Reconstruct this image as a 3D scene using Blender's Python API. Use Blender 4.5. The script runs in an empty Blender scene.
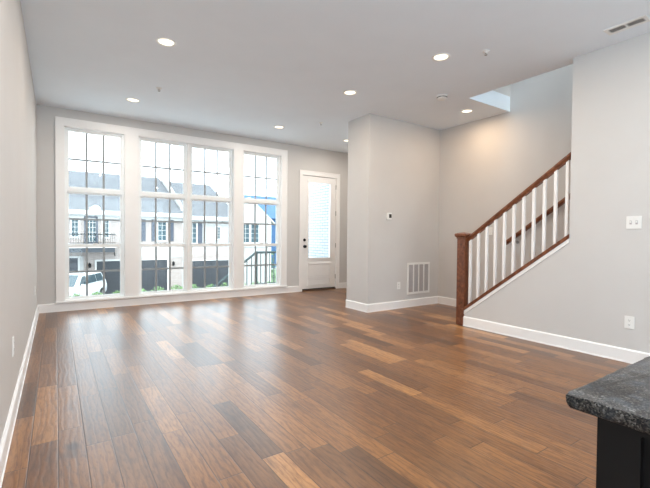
import bpy, bmesh, math, random
from mathutils import Vector, Matrix
random.seed(7)
sc = bpy.context.scene
COL = sc.collection
R = math.radians

# ------------------------------------------------------------------ camera
CAM_H = 1.17
yaw, pit, rol, FPX = R(34.2585), R(-1.1187), R(0.5079), 394.67
Fv = Vector((math.sin(yaw)*math.cos(pit), math.cos(yaw)*math.cos(pit), math.sin(pit)))
Rv = Vector((math.cos(yaw), -math.sin(yaw), 0)); Uv = Rv.cross(Fv)
R2 = Rv*math.cos(rol)+Uv*math.sin(rol); U2 = Uv*math.cos(rol)-Rv*math.sin(rol)
cd = bpy.data.cameras.new('camera'); cam = bpy.data.objects.new('camera', cd); COL.objects.link(cam)
mw = Matrix((R2, U2, -Fv)).transposed().to_4x4(); mw.translation = Vector((0, 0, CAM_H)); cam.matrix_world = mw
cd.sensor_fit = 'HORIZONTAL'; cd.sensor_width = 36; cd.lens = 36*FPX/650; cd.clip_start = .05; cd.clip_end = 300
sc.camera = cam

# ------------------------------------------------------------------ sky, sun, exposure
w = bpy.data.worlds.new('sky'); sc.world = w; w.use_nodes = True
bg = w.node_tree.nodes['Background']; bg.inputs[0].default_value = (.77, .90, 1.0, 1); bg.inputs[1].default_value = 3.0
sd = bpy.data.lights.new('sun', 'SUN'); sd.energy = 1.3; sd.angle = R(25); sd.color = (1, .88, .72)
sun = bpy.data.objects.new('sun', sd); COL.objects.link(sun)
sun.rotation_euler = Vector((.35, .75, -.9)).to_track_quat('-Z', 'Y').to_euler(); sun.location = (0, -10, 20)
vs = sc.view_settings
sc.display_settings.display_device = 'sRGB'
vs.view_transform = 'Standard'; vs.look = 'None'; vs.gamma = 1; vs.exposure = 0.90; vs.use_curve_mapping = False
sc.cycles.use_denoising = True; sc.cycles.max_bounces = 10; sc.cycles.diffuse_bounces = 6; sc.cycles.transparent_max_bounces = 16
sc.cycles.sample_clamp_indirect = 6; sc.cycles.caustics_reflective = False; sc.cycles.caustics_refractive = False
LAMP_W = 8.4
LAMP_COL = (1.0, .89, .77)
FILL_W = 54.0
FILL_COL = (.72, .88, 1.0)

# ------------------------------------------------------------------ materials
def s2l(c):
    return tuple((x/255/12.92 if x/255 <= .04045 else ((x/255+.055)/1.055)**2.4) for x in c)
class NT:
    def __init__(s, name):
        s.m = bpy.data.materials.new(name); s.m.use_nodes = True; s.t = s.m.node_tree; s.b = s.t.nodes['Principled BSDF']
    def n(s, typ, ins=None, **kw):
        x = s.t.nodes.new(typ)
        for k, v in kw.items(): setattr(x, k, v)
        for k, v in (ins or {}).items():
            if isinstance(v, bpy.types.NodeSocket): s.t.links.new(v, x.inputs[k])
            else: x.inputs[k].default_value = v
        return x
    def l(s, a, b): s.t.links.new(a, b)
    def math(s, op, a, b=0.0, c=None):
        d = {0: a, 1: b}
        if c is not None: d[2] = c
        return s.n('ShaderNodeMath', d, operation=op).outputs[0]
    def ramp(s, fac, stops, interp='LINEAR'):
        r = s.n('ShaderNodeValToRGB', {0: fac}); r.color_ramp.interpolation = interp
        e = r.color_ramp.elements
        while len(e) < len(stops): e.new(.5)
        for i, (p, c) in enumerate(stops): e[i].position = p; e[i].color = (*c, 1) if len(c) == 3 else c
        return r.outputs[0]
    def mix(s, f, a, b, bt='MIX'):
        x = s.n('ShaderNodeMix', data_type='RGBA', blend_type=bt)
        for k, v in ((0, f), (6, a), (7, b)):
            if isinstance(v, bpy.types.NodeSocket): s.l(v, x.inputs[k])
            else: x.inputs[k].default_value = v if k == 0 else ((*v, 1) if len(v) == 3 else v)
        return x.outputs[2]
def plain(name, col, rough=.5, metal=0.0, noise=.04, scale=8.0, bump=0.0, spec=.5, coat=0.0):
    k = NT(name)
    tc = k.n('ShaderNodeTexCoord').outputs['Object']
    nz = k.n('ShaderNodeTexNoise', {'Vector': tc, 'Scale': scale, 'Detail': 4.0}).outputs[0]
    a = tuple(min(1, c*(1-noise)) for c in col); b = tuple(min(1, c*(1+noise)) for c in col)
    k.l(k.ramp(nz, [(.3, a), (.7, b)]), k.b.inputs['Base Color'])
    k.b.inputs['Roughness'].default_value = rough; k.b.inputs['Metallic'].default_value = metal
    k.b.inputs['Specular IOR Level'].default_value = spec
    k.b.inputs['Coat Weight'].default_value = coat
    if bump:
        n2 = k.n('ShaderNodeTexNoise', {'Vector': tc, 'Scale': scale*30, 'Detail': 3.0}).outputs[0]
        k.l(k.n('ShaderNodeBump', {'Height': n2, 'Strength': bump, 'Distance': .002}).outputs[0], k.b.inputs['Normal'])
    return k.m
M = {}
M['wall'] = plain('greige_wall_paint', (.605, .59, .575), .75, noise=.012, scale=3, bump=.15, spec=.3)
M['ceiling'] = plain('flat_ceiling_paint', (.82, .88, .935), .85, noise=.01, scale=3, bump=.2, spec=.2)
M['trim'] = plain('white_trim_paint', (.87, .86, .85), .38, noise=.01)
M['vinyl'] = plain('white_vinyl', (.86, .88, .88), .35, noise=.01)
M['grille'] = plain('grey_grille_bar', (.28, .30, .31), .4, noise=.02)
M['plastic'] = plain('white_plastic', (.82, .82, .80), .35, noise=.01)
M['darkslot'] = plain('dark_slot', (.03, .03, .03), .6)
M['black_metal'] = plain('black_metal', (.012, .012, .013), .35, .6)
M['nickel'] = plain('brushed_nickel', (.32, .31, .30), .35, .9)
M['duct_dark'] = plain('grey_duct', (.12, .115, .11), .8)
M['brown_trim'] = plain('bronze_threshold', (.12, .08, .06), .5, .3)
M['duct'] = plain('grey_filter', (.44, .41, .41), .8)
M['cab'] = plain('black_painted_cabinet', (.007, .0065, .0065), .6, noise=.15, spec=.25)
M['siding'] = plain('white_siding', (.33, .32, .31), .6)
M['white_ext'] = plain('white_exterior_trim', (.46, .45, .44), .5)
M['shutter'] = plain('slate_shutter', (.045, .054, .076), .6)
M['garage'] = plain('slate_garage_door', (.022, .025, .031), .5)
M['darkdoor'] = plain('dark_door', (.035, .04, .05), .5)
M['ext_glass'] = plain('reflective_window_glass', (.035, .065, .080), .25, 0, .3, .8, spec=.25)
M['rail_ext'] = plain('dark_green_grey_metal', (.075, .10, .10), .45, .3)
M['asphalt'] = plain('pale_asphalt', (.26, .265, .27), .9, noise=.08, scale=1.5)
M['concrete'] = plain('pale_concrete', (.34, .34, .33), .85, noise=.06, scale=1.2)
M['carpaint'] = plain('white_car_paint', (.58, .59, .60), .18, 0, .01, coat=.6)
M['carglass'] = plain('dark_car_glass', (.04, .06, .07), .06)
M['tyre'] = plain('black_tyre', (.02, .02, .02), .8)
M['blue'] = plain('blue_siding', s2l((50, 84, 122)), .7, noise=.06, scale=1.0)
M['bounce'] = plain('pale_bounce_ground', (.74, .75, .75), .85, noise=.05, scale=1.0)

def glass(name, tint=(.97, .99, .985)):
    k = NT(name); t = k.t; t.nodes.remove(k.b)
    fr = k.n('ShaderNodeFresnel', {'IOR': 1.45}).outputs[0]
    tr = k.n('ShaderNodeBsdfTransparent', {0: (*tint, 1)}).outputs[0]
    gl = k.n('ShaderNodeBsdfGlossy', {'Roughness': 0.0}).outputs[0]
    tc = k.n('ShaderNodeTexCoord').outputs['Object']
    nz = k.n('ShaderNodeTexNoise', {'Vector': tc, 'Scale': 1.5}).outputs[0]
    f = k.math('MULTIPLY', fr, k.math('MULTIPLY_ADD', nz, .1, .4))
    mx = k.n('ShaderNodeMixShader', {0: f, 1: tr, 2: gl}).outputs[0]
    k.l(mx, t.nodes['Material Output'].inputs[0]); return k.m
M['glass'] = glass('clear_window_glass')

def emis(name, col, st):
    k = NT(name); k.b.inputs['Base Color'].default_value = (.5, .5, .48, 1)
    tc = k.n('ShaderNodeTexCoord').outputs['Object']
    nz = k.n('ShaderNodeTexNoise', {'Vector': tc, 'Scale': 30.0}).outputs[0]
    k.l(k.ramp(nz, [(0, tuple(c*.97 for c in col)), (1, col)]), k.b.inputs['Emission Color'])
    k.b.inputs['Emission Strength'].default_value = st; return k.m
M['lens'] = emis('lit_lamp_lens', (1, .88, .68), 1.15)

def wood_floor():
    k = NT('brown_hickory_planks')
    pos = k.n('ShaderNodeNewGeometry').outputs['Position']
    sp = k.n('ShaderNodeSeparateXYZ', {0: pos}); X, Y = sp.outputs[0], sp.outputs[1]
    PW = .126
    xr = k.math('DIVIDE', k.math('SUBTRACT', X, .005), PW)
    row = k.math('FLOOR', xr); fx = k.math('FRACT', xr)
    wn = k.n('ShaderNodeTexWhiteNoise', {'W': row}, noise_dimensions='1D').outputs[0]
    yy = k.math('ADD', k.math('DIVIDE', Y, .85), k.math('MULTIPLY', k.math('ADD', row, wn), 37.3))
    v1 = k.n('ShaderNodeTexVoronoi', {'W': yy, 'Scale': 1.0, 'Randomness': .85}, voronoi_dimensions='1D', feature='F1')
    v2 = k.n('ShaderNodeTexVoronoi', {'W': yy, 'Scale': 1.0, 'Randomness': .85}, voronoi_dimensions='1D', feature='DISTANCE_TO_EDGE')
    rnd = k.n('ShaderNodeSeparateColor', {0: v1.outputs['Color']})
    r1, r2, r3 = rnd.outputs[0], rnd.outputs[1], rnd.outputs[2]
    # grain coordinates: stretched along the plank, shifted per plank
    gx = k.math('ADD', X, k.math('MULTIPLY', r2, 31.0)); gy = k.math('ADD', Y, k.math('MULTIPLY', r3, 17.0))
    gv = k.n('ShaderNodeCombineXYZ', {0: k.math('MULTIPLY', gx, 1.0), 1: k.math('MULTIPLY', gy, .16), 2: row}).outputs[0]
    g1 = k.n('ShaderNodeTexNoise', {'Vector': gv, 'Scale': 14.0, 'Detail': 5.0, 'Roughness': .6, 'Distortion': 1.2}).outputs[0]
    g2 = k.n('ShaderNodeTexNoise', {'Vector': gv, 'Scale': 75.0, 'Detail': 4.0, 'Roughness': .65}).outputs[0]
    fig = k.n('ShaderNodeTexWave', {'Vector': gv, 'Scale': 9.0, 'Distortion': 9.0, 'Detail': 3.0, 'Detail Scale': 1.6}, bands_direction='X').outputs[1]
    base = k.ramp(r1, [(0, s2l((94, 60, 33))), (.2, s2l((118, 77, 42))), (.55, s2l((134, 89, 48))), (.85, s2l((146, 99, 55))), (.95, s2l((176, 126, 76))), (1, s2l((194, 144, 92)))])
    c = k.mix(.8, base, k.ramp(g1, [(.30, (.52, .44, .40)), (.5, (.95, .94, .93)), (.72, (1.18, 1.18, 1.16))]), 'MULTIPLY')
    c = k.mix(.75, c, k.ramp(g2, [(.34, (.5, .42, .37)), (.52, (1, 1, 1))]), 'MULTIPLY')
    c = k.mix(.5, c, k.ramp(fig, [(.0, (.42, .35, .31)), (.28, (1, 1, 1))]), 'MULTIPLY')
    kn = k.n('ShaderNodeTexNoise', {'Vector': k.n('ShaderNodeCombineXYZ', {0: gx, 1: k.math('MULTIPLY', gy, .5), 2: row}).outputs[0], 'Scale': 5.0, 'Detail': 2.0}).outputs[0]
    c = k.mix(k.ramp(kn, [(.72, (0, 0, 0)), (.80, (1, 1, 1))]), c, s2l((70, 42, 28)))
    # seams
    ex = k.math('MULTIPLY', k.math('MINIMUM', fx, k.math('SUBTRACT', 1.0, fx)), PW)
    ey = k.math('MULTIPLY', v2.outputs['Distance'], .85)
    e = k.math('MINIMUM', ex, ey)
    seam = k.ramp(e, [(.0014, (0, 0, 0)), (.0034, (1, 1, 1))])
    c = k.mix(k.math('SUBTRACT', 1.0, k.math('MULTIPLY', seam, 1.0)), c, s2l((44, 26, 18)))
    k.l(c, k.b.inputs['Base Color'])
    k.l(k.math('MULTIPLY_ADD', g1, .12, .29), k.b.inputs['Roughness'])
    k.b.inputs['Specular IOR Level'].default_value = .5
    k.b.inputs['Coat Weight'].default_value = .35; k.b.inputs['Coat Roughness'].default_value = .32
    hs = k.n('ShaderNodeTexNoise', {'Vector': gv, 'Scale': 22.0, 'Detail': 2.0}).outputs[0]
    h = k.math('ADD', k.math('ADD', k.math('MULTIPLY', hs, .6), k.math('MULTIPLY', fig, .35)), k.math('ADD', k.math('MULTIPLY', g2, .25), k.math('MULTIPLY', seam, .8)))
    bm = k.n('ShaderNodeBump', {'Height': h, 'Strength': .5, 'Distance': .0014})
    k.l(bm.outputs[0], k.b.inputs['Normal'])
    cb = k.n('ShaderNodeBump', {'Height': h, 'Strength': .45, 'Distance': .0014})
    k.l(cb.outputs[0], k.b.inputs['Coat Normal'])
    return k.m
M['floor'] = wood_floor()

def rail_wood():
    k = NT('reddish_brown_stained_wood')
    tc = k.n('ShaderNodeTexCoord').outputs['Object']
    mp = k.n('ShaderNodeMapping', {'Vector': tc, 'Scale': (30, 6, 6)}).outputs[0]
    g = k.n('ShaderNodeTexNoise', {'Vector': mp, 'Scale': 3.0, 'Detail': 5.0, 'Distortion': .8}).outputs[0]
    k.l(k.ramp(g, [(.25, s2l((66, 34, 19))), (.5, s2l((108, 61, 37))), (.8, s2l((146, 90, 57)))]), k.b.inputs['Base Color'])
    k.b.inputs['Roughness'].default_value = .3; k.b.inputs['Coat Weight'].default_value = .3
    return k.m
M['rail_wood'] = rail_wood()

def granite():
    k = NT('speckled_blue_grey_granite')
    tc = k.n('ShaderNodeTexCoord').outputs['Object']
    v = k.n('ShaderNodeTexVoronoi', {'Vector': tc, 'Scale': 420.0}); col = k.n('ShaderNodeSeparateColor', {0: v.outputs['Color']}).outputs[0]
    n1 = k.n('ShaderNodeTexNoise', {'Vector': tc, 'Scale': 18.0, 'Detail': 6.0, 'Roughness': .7}).outputs[0]
    n2 = k.n('ShaderNodeTexNoise', {'Vector': tc, 'Scale': 260.0, 'Detail': 3.0}).outputs[0]
    f = k.math('ADD', k.math('MULTIPLY', col, .36), k.math('ADD', k.math('MULTIPLY', n1, .68), k.math('MULTIPLY', n2, .22)))
    c = k.ramp(f, [(.45, (.004, .004, .005)), (.57, (.012, .012, .013)), (.68, (.038, .033, .029)), (.80, (.085, .075, .066)), (.92, (.21, .20, .19))])
    v3 = k.n('ShaderNodeTexNoise', {'Vector': tc, 'Scale': 40.0, 'Detail': 2.0}).outputs[0]
    c = k.mix(k.ramp(v3, [(.5, (0, 0, 0)), (.7, (.35, .35, .35))]), c, s2l((74, 80, 88)))
    k.l(c, k.b.inputs['Base Color']); k.b.inputs['Roughness'].default_value = .32; k.b.inputs['Specular IOR Level'].default_value = .25
    k.l(k.n('ShaderNodeBump', {'Height': f, 'Strength': .15, 'Distance': .001}).outputs[0], k.b.inputs['Normal'])
    return k.m
M['granite'] = granite()

def brick(name, c1, c2, mortar, sx=1.0, axis='XZ', bump=.5):
    k = NT(name)
    pos = k.n('ShaderNodeNewGeometry').outputs['Position']; sp = k.n('ShaderNodeSeparateXYZ', {0: pos})
    u = sp.outputs[0] if axis == 'XZ' else sp.outputs[1]
    v = k.n('ShaderNodeCombineXYZ', {0: u, 1: sp.outputs[2], 2: 0.0}).outputs[0]
    b = k.n('ShaderNodeTexBrick', {'Vector': v, 'Color1': (*c1, 1), 'Color2': (*c2, 1), 'Mortar': (*mortar, 1), 'Scale': 1.0,
        'Mortar Size': .006*sx, 'Brick Width': .21*sx, 'Row Height': .068*sx, 'Bias': 0.0})
    k.l(b.outputs[0], k.b.inputs['Base Color']); k.b.inputs['Roughness'].default_value = .8
    k.l(k.n('ShaderNodeBump', {'Height': k.math('SUBTRACT', 1.0, b.outputs[1]), 'Strength': bump, 'Distance': .006}).outputs[0], k.b.inputs['Normal'])
    return k.m
M['brick'] = brick('pale_pinkish_painted_brick', s2l((150, 139, 134)), s2l((162, 151, 146)), s2l((128, 120, 117)))
M['porch_brick'] = brick('white_painted_brick', s2l((186, 188, 188)), s2l((176, 179, 181)), s2l((106, 120, 128)), axis='YZ', bump=.9)

def shingle():
    k = NT('grey_asphalt_shingles')
    pos = k.n('ShaderNodeNewGeometry').outputs['Position']; sp = k.n('ShaderNodeSeparateXYZ', {0: pos})
    v = k.n('ShaderNodeCombineXYZ', {0: sp.outputs[0], 1: sp.outputs[1], 2: 0.0}).outputs[0]
    b = k.n('ShaderNodeTexBrick', {'Vector': v, 'Color1': (*s2l((88, 89, 92)), 1), 'Color2': (*s2l((102, 103, 106)), 1), 'Mortar': (*s2l((70, 72, 76)), 1),
        'Scale': 1.0, 'Mortar Size': .02, 'Brick Width': .33, 'Row Height': .25})
    n = k.n('ShaderNodeTexNoise', {'Vector': pos, 'Scale': 2.0, 'Detail': 6.0}).outputs[0]
    k.l(k.mix(.35, b.outputs[0], k.ramp(n, [(.3, (.6, .62, .66)), (.7, (1, 1, 1))]), 'MULTIPLY'), k.b.inputs['Base Color'])
    k.b.inputs['Roughness'].default_value = .9; return k.m
M['shingle'] = shingle()

def leafmat(name, c1, c2):
    k = NT(name); pos = k.n('ShaderNodeNewGeometry').outputs['Position']
    n = k.n('ShaderNodeTexNoise', {'Vector': pos, 'Scale': 6.0, 'Detail': 3.0}).outputs[0]
    k.l(k.ramp(n, [(.3, c1), (.7, c2)]), k.b.inputs['Base Color']); k.b.inputs['Roughness'].default_value = .7; return k.m
M['leaf'] = leafmat('green_leaves', s2l((60, 86, 48)), s2l((112, 138, 90)))
M['bark'] = plain('grey_bark', (.2, .17, .14), .9, noise=.2)
M['grass'] = leafmat('lawn_grass', s2l((84, 106, 70)), s2l((112, 132, 95)))

# ------------------------------------------------------------------ mesh helpers
class MB:
    def __init__(s): s.bm = bmesh.new()
    def box(s, x0, x1, y0, y1, z0, z1, bev=0.0):
        t = bmesh.new(); bmesh.ops.create_cube(t, size=1)
        for v in t.verts:
            v.co = Vector((x0+(v.co.x+.5)*(x1-x0), y0+(v.co.y+.5)*(y1-y0), z0+(v.co.z+.5)*(z1-z0)))
        if bev: bmesh.ops.bevel(t, geom=t.edges[:], offset=bev, segments=2, affect='EDGES', profile=.6)
        s.merge(t); return s
    def merge(s, t, mat=None):
        if mat is not None: bmesh.ops.transform(t, matrix=mat, verts=t.verts)
        me = bpy.data.meshes.new('tmp'); t.to_mesh(me); t.free(); s.bm.from_mesh(me); bpy.data.meshes.remove(me)
    def poly(s, pts, d, bev=0.0):     # pts: 3D polygon, d: extrusion vector
        t = bmesh.new(); vs_ = [t.verts.new(p) for p in pts]; f = t.faces.new(vs_)
        r = bmesh.ops.extrude_face_region(t, geom=[f])
        bmesh.ops.translate(t, vec=Vector(d), verts=[g for g in r['geom'] if isinstance(g, bmesh.types.BMVert)])
        bmesh.ops.recalc_face_normals(t, faces=t.faces)
        if bev: bmesh.ops.bevel(t, geom=t.edges[:], offset=bev, segments=2, affect='EDGES', profile=.6)
        s.merge(t); return s
    def cyl(s, a, b, r, seg=16, r2=None):
        a, b = Vector(a), Vector(b); d = b-a; t = bmesh.new()
        bmesh.ops.create_cone(t, cap_ends=True, segments=seg, radius1=r, radius2=r if r2 is None else r2, depth=d.length)
        s.merge(t, Matrix.Translation((a+b)/2) @ d.to_track_quat('Z', 'Y').to_matrix().to_4x4()); return s
    def lathe(s, prof, c, axis='Z', seg=32):      # prof: (radius, height)
        t = bmesh.new(); rings = []
        for r, h in prof:
            if r < 1e-6: rings.append([t.verts.new((0, 0, h))])
            else: rings.append([t.verts.new((r*math.cos(2*math.pi*i/seg), r*math.sin(2*math.pi*i/seg), h)) for i in range(seg)])
        for A, B in zip(rings, rings[1:]):
            for i in range(seg):
                j = (i+1) % seg
                q = [A[i % len(A)], A[j % len(A)], B[j % len(B)], B[i % len(B)]]
                u = []
                for v in q:
                    if v not in u: u.append(v)
                if len(u) > 2: t.faces.new(u)
        bmesh.ops.recalc_face_normals(t, faces=t.faces)
        rot = {'Z': Matrix(), 'Y': Matrix.Rotation(R(90), 4, 'X'), 'X': Matrix.Rotation(R(90), 4, 'Y'), '-X': Matrix.Rotation(R(-90), 4, 'Y')}[axis]
        s.merge(t, Matrix.Translation(c) @ rot); return s
    def build(s, name, mat, parent=None, smooth=False, kind=None):
        me = bpy.data.meshes.new(name)
        if smooth:
            for f in s.bm.faces: f.smooth = True
        s.bm.to_mesh(me); s.bm.free(); me.materials.append(mat)
        if smooth: me.set_sharp_from_angle(angle=R(38))
        o = bpy.data.objects.new(name, me); COL.objects.link(o)
        if parent: o.parent = parent; o.matrix_parent_inverse = parent_inv(parent)
        if kind: o['kind'] = kind
        return o
def parent_inv(p):
    m = Matrix()
    q = p
    while q is not None:
        m = (q.matrix_parent_inverse if q.parent else Matrix()) @ Matrix.LocRotScale(q.location, q.rotation_euler, q.scale) @ m
        q = q.parent
    return m.inverted()
def panel(xs, ys, holes, axis, a0, a1):
    """connected slab with rectangular holes; xs, ys grid lines, holes [(x0,x1,y0,y1)], extruded a0..a1 along axis"""
    xs = sorted(set(xs+[h[i] for h in holes for i in (0, 1)])); ys = sorted(set(ys+[h[i] for h in holes for i in (2, 3)]))
    m = MB(); bm = m.bm; V = {}
    def P(i, j, k):
        if (i, j, k) not in V:
            a = a1 if k else a0; x, y = xs[i], ys[j]
            V[(i, j, k)] = bm.verts.new({'Y': (x, a, y), 'X': (a, x, y), 'Z': (x, y, a)}[axis])
        return V[(i, j, k)]
    def solid(i, j):
        if i < 0 or j < 0 or i >= len(xs)-1 or j >= len(ys)-1: return False
        cx, cy = (xs[i]+xs[i+1])/2, (ys[j]+ys[j+1])/2
        return not any(h[0] < cx < h[1] and h[2] < cy < h[3] for h in holes)
    for i in range(len(xs)-1):
        for j in range(len(ys)-1):
            if not solid(i, j): continue
            for k in (0, 1): bm.faces.new([P(i, j, k), P(i+1, j, k), P(i+1, j+1, k), P(i, j+1, k)])
            for di, dj, a, b in ((-1, 0, (i, j), (i, j+1)), (1, 0, (i+1, j), (i+1, j+1)), (0, -1, (i, j), (i+1, j)), (0, 1, (i, j+1), (i+1, j+1))):
                if not solid(i+di, j+dj): bm.faces.new([P(*a, 0), P(*b, 0), P(*b, 1), P(*a, 1)])
    bmesh.ops.recalc_face_normals(bm, faces=bm.faces)
    return m
def thing(name, label, cat, loc=(0, 0, 0), rz=0, group=None, kind=None):
    o = bpy.data.objects.new(name, None); COL.objects.link(o); o.location = loc; o.rotation_euler = (0, 0, rz); o.empty_display_size = .1
    if kind: o['kind'] = kind
    if label: o['label'] = label; o['category'] = cat
    if group: o['group'] = group
    return o
def tag(o, label, cat, group=None, kind=None):
    o['label'] = label; o['category'] = cat
    if group: o['group'] = group
    if kind: o['kind'] = kind
    return o

# ------------------------------------------------------------------ room dimensions
H = 3.055; XL = -.233; YW = 7.152; YO = 7.302; XS = 5.602; XR = 4.474; XR2 = 4.594; YR = 1.991; YA = 4.646; YB = 5.181; XP = 3.969
YK = -5.0; BH = .128; BT = .016
WZ0, WZ1 = .158, 2.80
OPEN = [(.099, .928), (1.122, 2.775), (2.958, 3.788)]
DOOR = (4.277, 5.165, 0.0, 2.47)

S = 'structure'
panel([XL-.2, 5.8], [YK-.2, YO], [], 'Z', -.3, 0.0).build('floor', M['floor'], kind=S)
panel([XL-.2, XS+.145], [YK-.2, YO+.1], [(XR2+.026, XS+.01, -1.3, 3.357)], 'Z', H, H+.22).build('ceiling', M['ceiling'], kind=S)
panel([YK-.2, YW], [0.0, H], [], 'X', XL-.2, XL).build('wall_left', M['wall'], kind=S)
holes = [(a, b, WZ0, WZ1) for a, b in OPEN]+[DOOR]
panel([XL-.2, XS+.15], [0.0, H], holes, 'Y', YW, YO).build('wall_far', M['wall'], kind=S)
panel([YK-.2, YW], [0.0, 6.0], [], 'X', XS, XS+.15).build('wall_right', M['wall'], kind=S)
panel([YK, YR], [0.0, H], [], 'X', XR, XR2).build('wall_stair', M['wall'], kind=S)
MB().box(XP, XS, YA, YB, 0, H).build('wall_alcove', M['wall'], kind=S)
panel([XL-.2, XS+.15], [0.0, H], [(.0, 4.2, .1, 2.75)], 'Y', YK-.2, YK).build('wall_back', M['wall'], kind=S)
# stair shaft going up to the floor above
sh = MB()
sh.box(XR2+.026, XS, 3.357, 3.5, H+.22, 6.0)
sh.build('wall_shaft_far', M['wall'], kind=S)
MB().box(XR-.1, XR2+.026, -1.45, 3.5, H+.22, 6.0).build('wall_shaft_left', M['wall'], kind=S)
MB().box(XR2+.026, XS, -1.45, -1.3, H+.22, 6.0).build('wall_shaft_near', M['wall'], kind=S)
panel([XR-.1, XS+.15], [-1.45, 3.5], [(4.68, 5.56, -.9, 2.2)], 'Z', 6.0, 6.15).build('ceiling_shaft', M['ceiling'], kind=S)
MB().box(4.68, 5.56, -.9, 2.2, 6.06, 6.072).build('fill_skylight', M['glass'], kind=S)  # skylight added out of view to light the stair shaft

# knee wall below the stair rail
CAP0, CAPS, CAPY = .216, .757, 3.312
capz = lambda y: CAP0+(CAPY-y)*CAPS
KY1 = 3.275
kz = lambda y: capz(y)-.047
MB().poly([(XR, YR, 0), (XR, KY1, 0), (XR, KY1, kz(KY1)), (XR, YR, kz(YR))], (XR2-XR, 0, 0)).build('wall_knee', M['wall'], kind=S)

# baseboards
def bb(name, p0, p1, n):        # p0, p1 floor points on the wall face, n outward normal
    p0, p1, n = Vector((*p0, 0)), Vector((*p1, 0)), Vector((*n, 0))
    prof = [(0, 0), (BT+.004, 0), (BT+.004, .010), (BT, .014), (BT, BH-.012), (BT*.45, BH), (0, BH)]
    return MB().poly([p0+n*a+Vector((0, 0, b)) for a, b in prof], p1-p0).build(name, M['trim'], kind=S)
bb('baseboard_left', (XL, YK), (XL, YW-BT), (1, 0))
bb('baseboard_far', (XL, YW), (4.21, YW), (0, -1))
bb('baseboard_far_right', (5.245, YW), (XS, YW), (0, -1))
bb('baseboard_alcove', (XP, YA), (XS, YA), (0, -1))
bb('baseboard_pillar', (XP, YA-BT), (XP, YB), (-1, 0))
bb('baseboard_right', (XS, 3.25), (XS, YA-BT), (-1, 0))
bb('baseboard_stair', (XR, YK), (XR, KY1), (-1, 0))
bb('baseboard_entry', (XS, YB), (XS, YW-BT), (-1, 0))

# ------------------------------------------------------------------ windows
panel([0.0, 3.905], [.147, 2.91], [(a, b, WZ0, WZ1) for a, b in OPEN], 'Y', YW-.018, YW).build('trim_1', M['trim'], kind=S)     # casing boards
panel([-.006, 3.911], [.147, 2.916], [(.012, 3.893, .148, 2.898)], 'Y', YW-.026, YW-.0181).build('trim_2', M['trim'], kind=S)    # outer bead
MB().box(-.012, 3.917, YW-.04, YW, .1285, .151, .003).build('trim_3', M['trim'], kind=S)                                        # stool
def unit(root, x0, x1):
    """one window unit: fixed transom over a double-hung pair"""
    f = .03
    tr0, tr1 = 1.818, 1.876
    fr = panel([x0, x1], [WZ0, WZ1], [(x0+f, x1-f, WZ0+f, tr0), (x0+f, x1-f, tr1, WZ1-f)], 'Y', YW+.055, YW+.13).build('window_frame', M['vinyl'], root)
    def sash(xa, xb, za, zb, y, name, st=.026, bot=.026, top=.026):
        gx0, gx1, gz0, gz1 = xa+st, xb-st, za+bot, zb-top
        sh_ = panel([xa, xb], [za, zb], [(gx0, gx1, gz0, gz1)], 'Y', y-.014, y+.014).build(name, M['vinyl'], root)
        MB().box(gx0-.005, gx1+.005, y-.003, y+.003, gz0-.005, gz1+.005).build('glass_pane', M['glass'], sh_)
        g = .015; w3 = (gx1-gx0)/3; cells = []
        zm = (gz0+gz1)/2
        for i in range(3):
            for (a, b) in ((gz0, zm-g if True else zm), (zm+g, gz1)):
                cells.append((gx0+w3*i+(g if i else 0), gx0+w3*(i+1)-(g if i < 2 else 0), a, b))
        panel([gx0-.003, gx1+.003], [gz0-.003, gz1+.003], [(c[0], c[1], c[2], c[3]) for c in cells], 'Y', y-.009, y-.0035).build('grille', M['grille'], sh_)
    sash(x0+f-.001, x1-f+.001, tr1-.001, WZ1-f+.001, YW+.095, 'transom_sash')
    sash(x0+f-.001, x1-f+.001, .962, tr0+.001, YW+.108, 'upper_sash', bot=.05)
    sash(x0+f-.001, x1-f+.001, WZ0+f-.001, 1.016, YW+.078, 'lower_sash', bot=.016, top=.052)
    cx = (x0+x1)/2
    MB().box(cx-.03, cx+.03, YW+.058, YW+.09, 1.016, 1.028, .003).build('sash_lock', M['vinyl'], root)
def liner(root, x0, x1):
    panel([x0-.002, x1+.002], [WZ0-.002, WZ1+.002], [(x0+.008, x1-.008, WZ0+.008, WZ1-.008)], 'Y', YW-.004, YO).build('jamb_liner', M['trim'], root)
def window(name, a, b, units):
    root = thing(name, None, None, ((a+b)/2, YW, WZ0), kind=S)
    liner(root, a, b)
    for u in units: unit(root, *u)
    return root
e = .009
window('window_1', OPEN[0][0], OPEN[0][1], [(OPEN[0][0]+e, OPEN[0][1]-e)])
w2 = window('window_2', OPEN[1][0], OPEN[1][1], [(OPEN[1][0]+e, 1.926), (1.971, OPEN[1][1]-e)])
MB().box(1.926, 1.971, YW+.02, YO-.01, WZ0+.01, WZ1-.01).build('mullion', M['trim'], w2)
window('window_3', OPEN[2][0], OPEN[2][1], [(OPEN[2][0]+e, OPEN[2][1]-e)])
MB().box(.0, 4.2, YK-.1, YK-.09, .1, 2.75).build('fill_window_back', M['glass'], kind=S)  # unseen wide glazing added so sky light fills in from behind
panel([-.08, 4.28], [.02, 2.83], [(.05, 1.36, .15, 2.7), (1.44, 2.76, .15, 2.7), (2.84, 4.15, .15, 2.7)], 'Y', YK-.08, YK+.02).build('fill_window_trim', M['trim'], kind=S)

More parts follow.
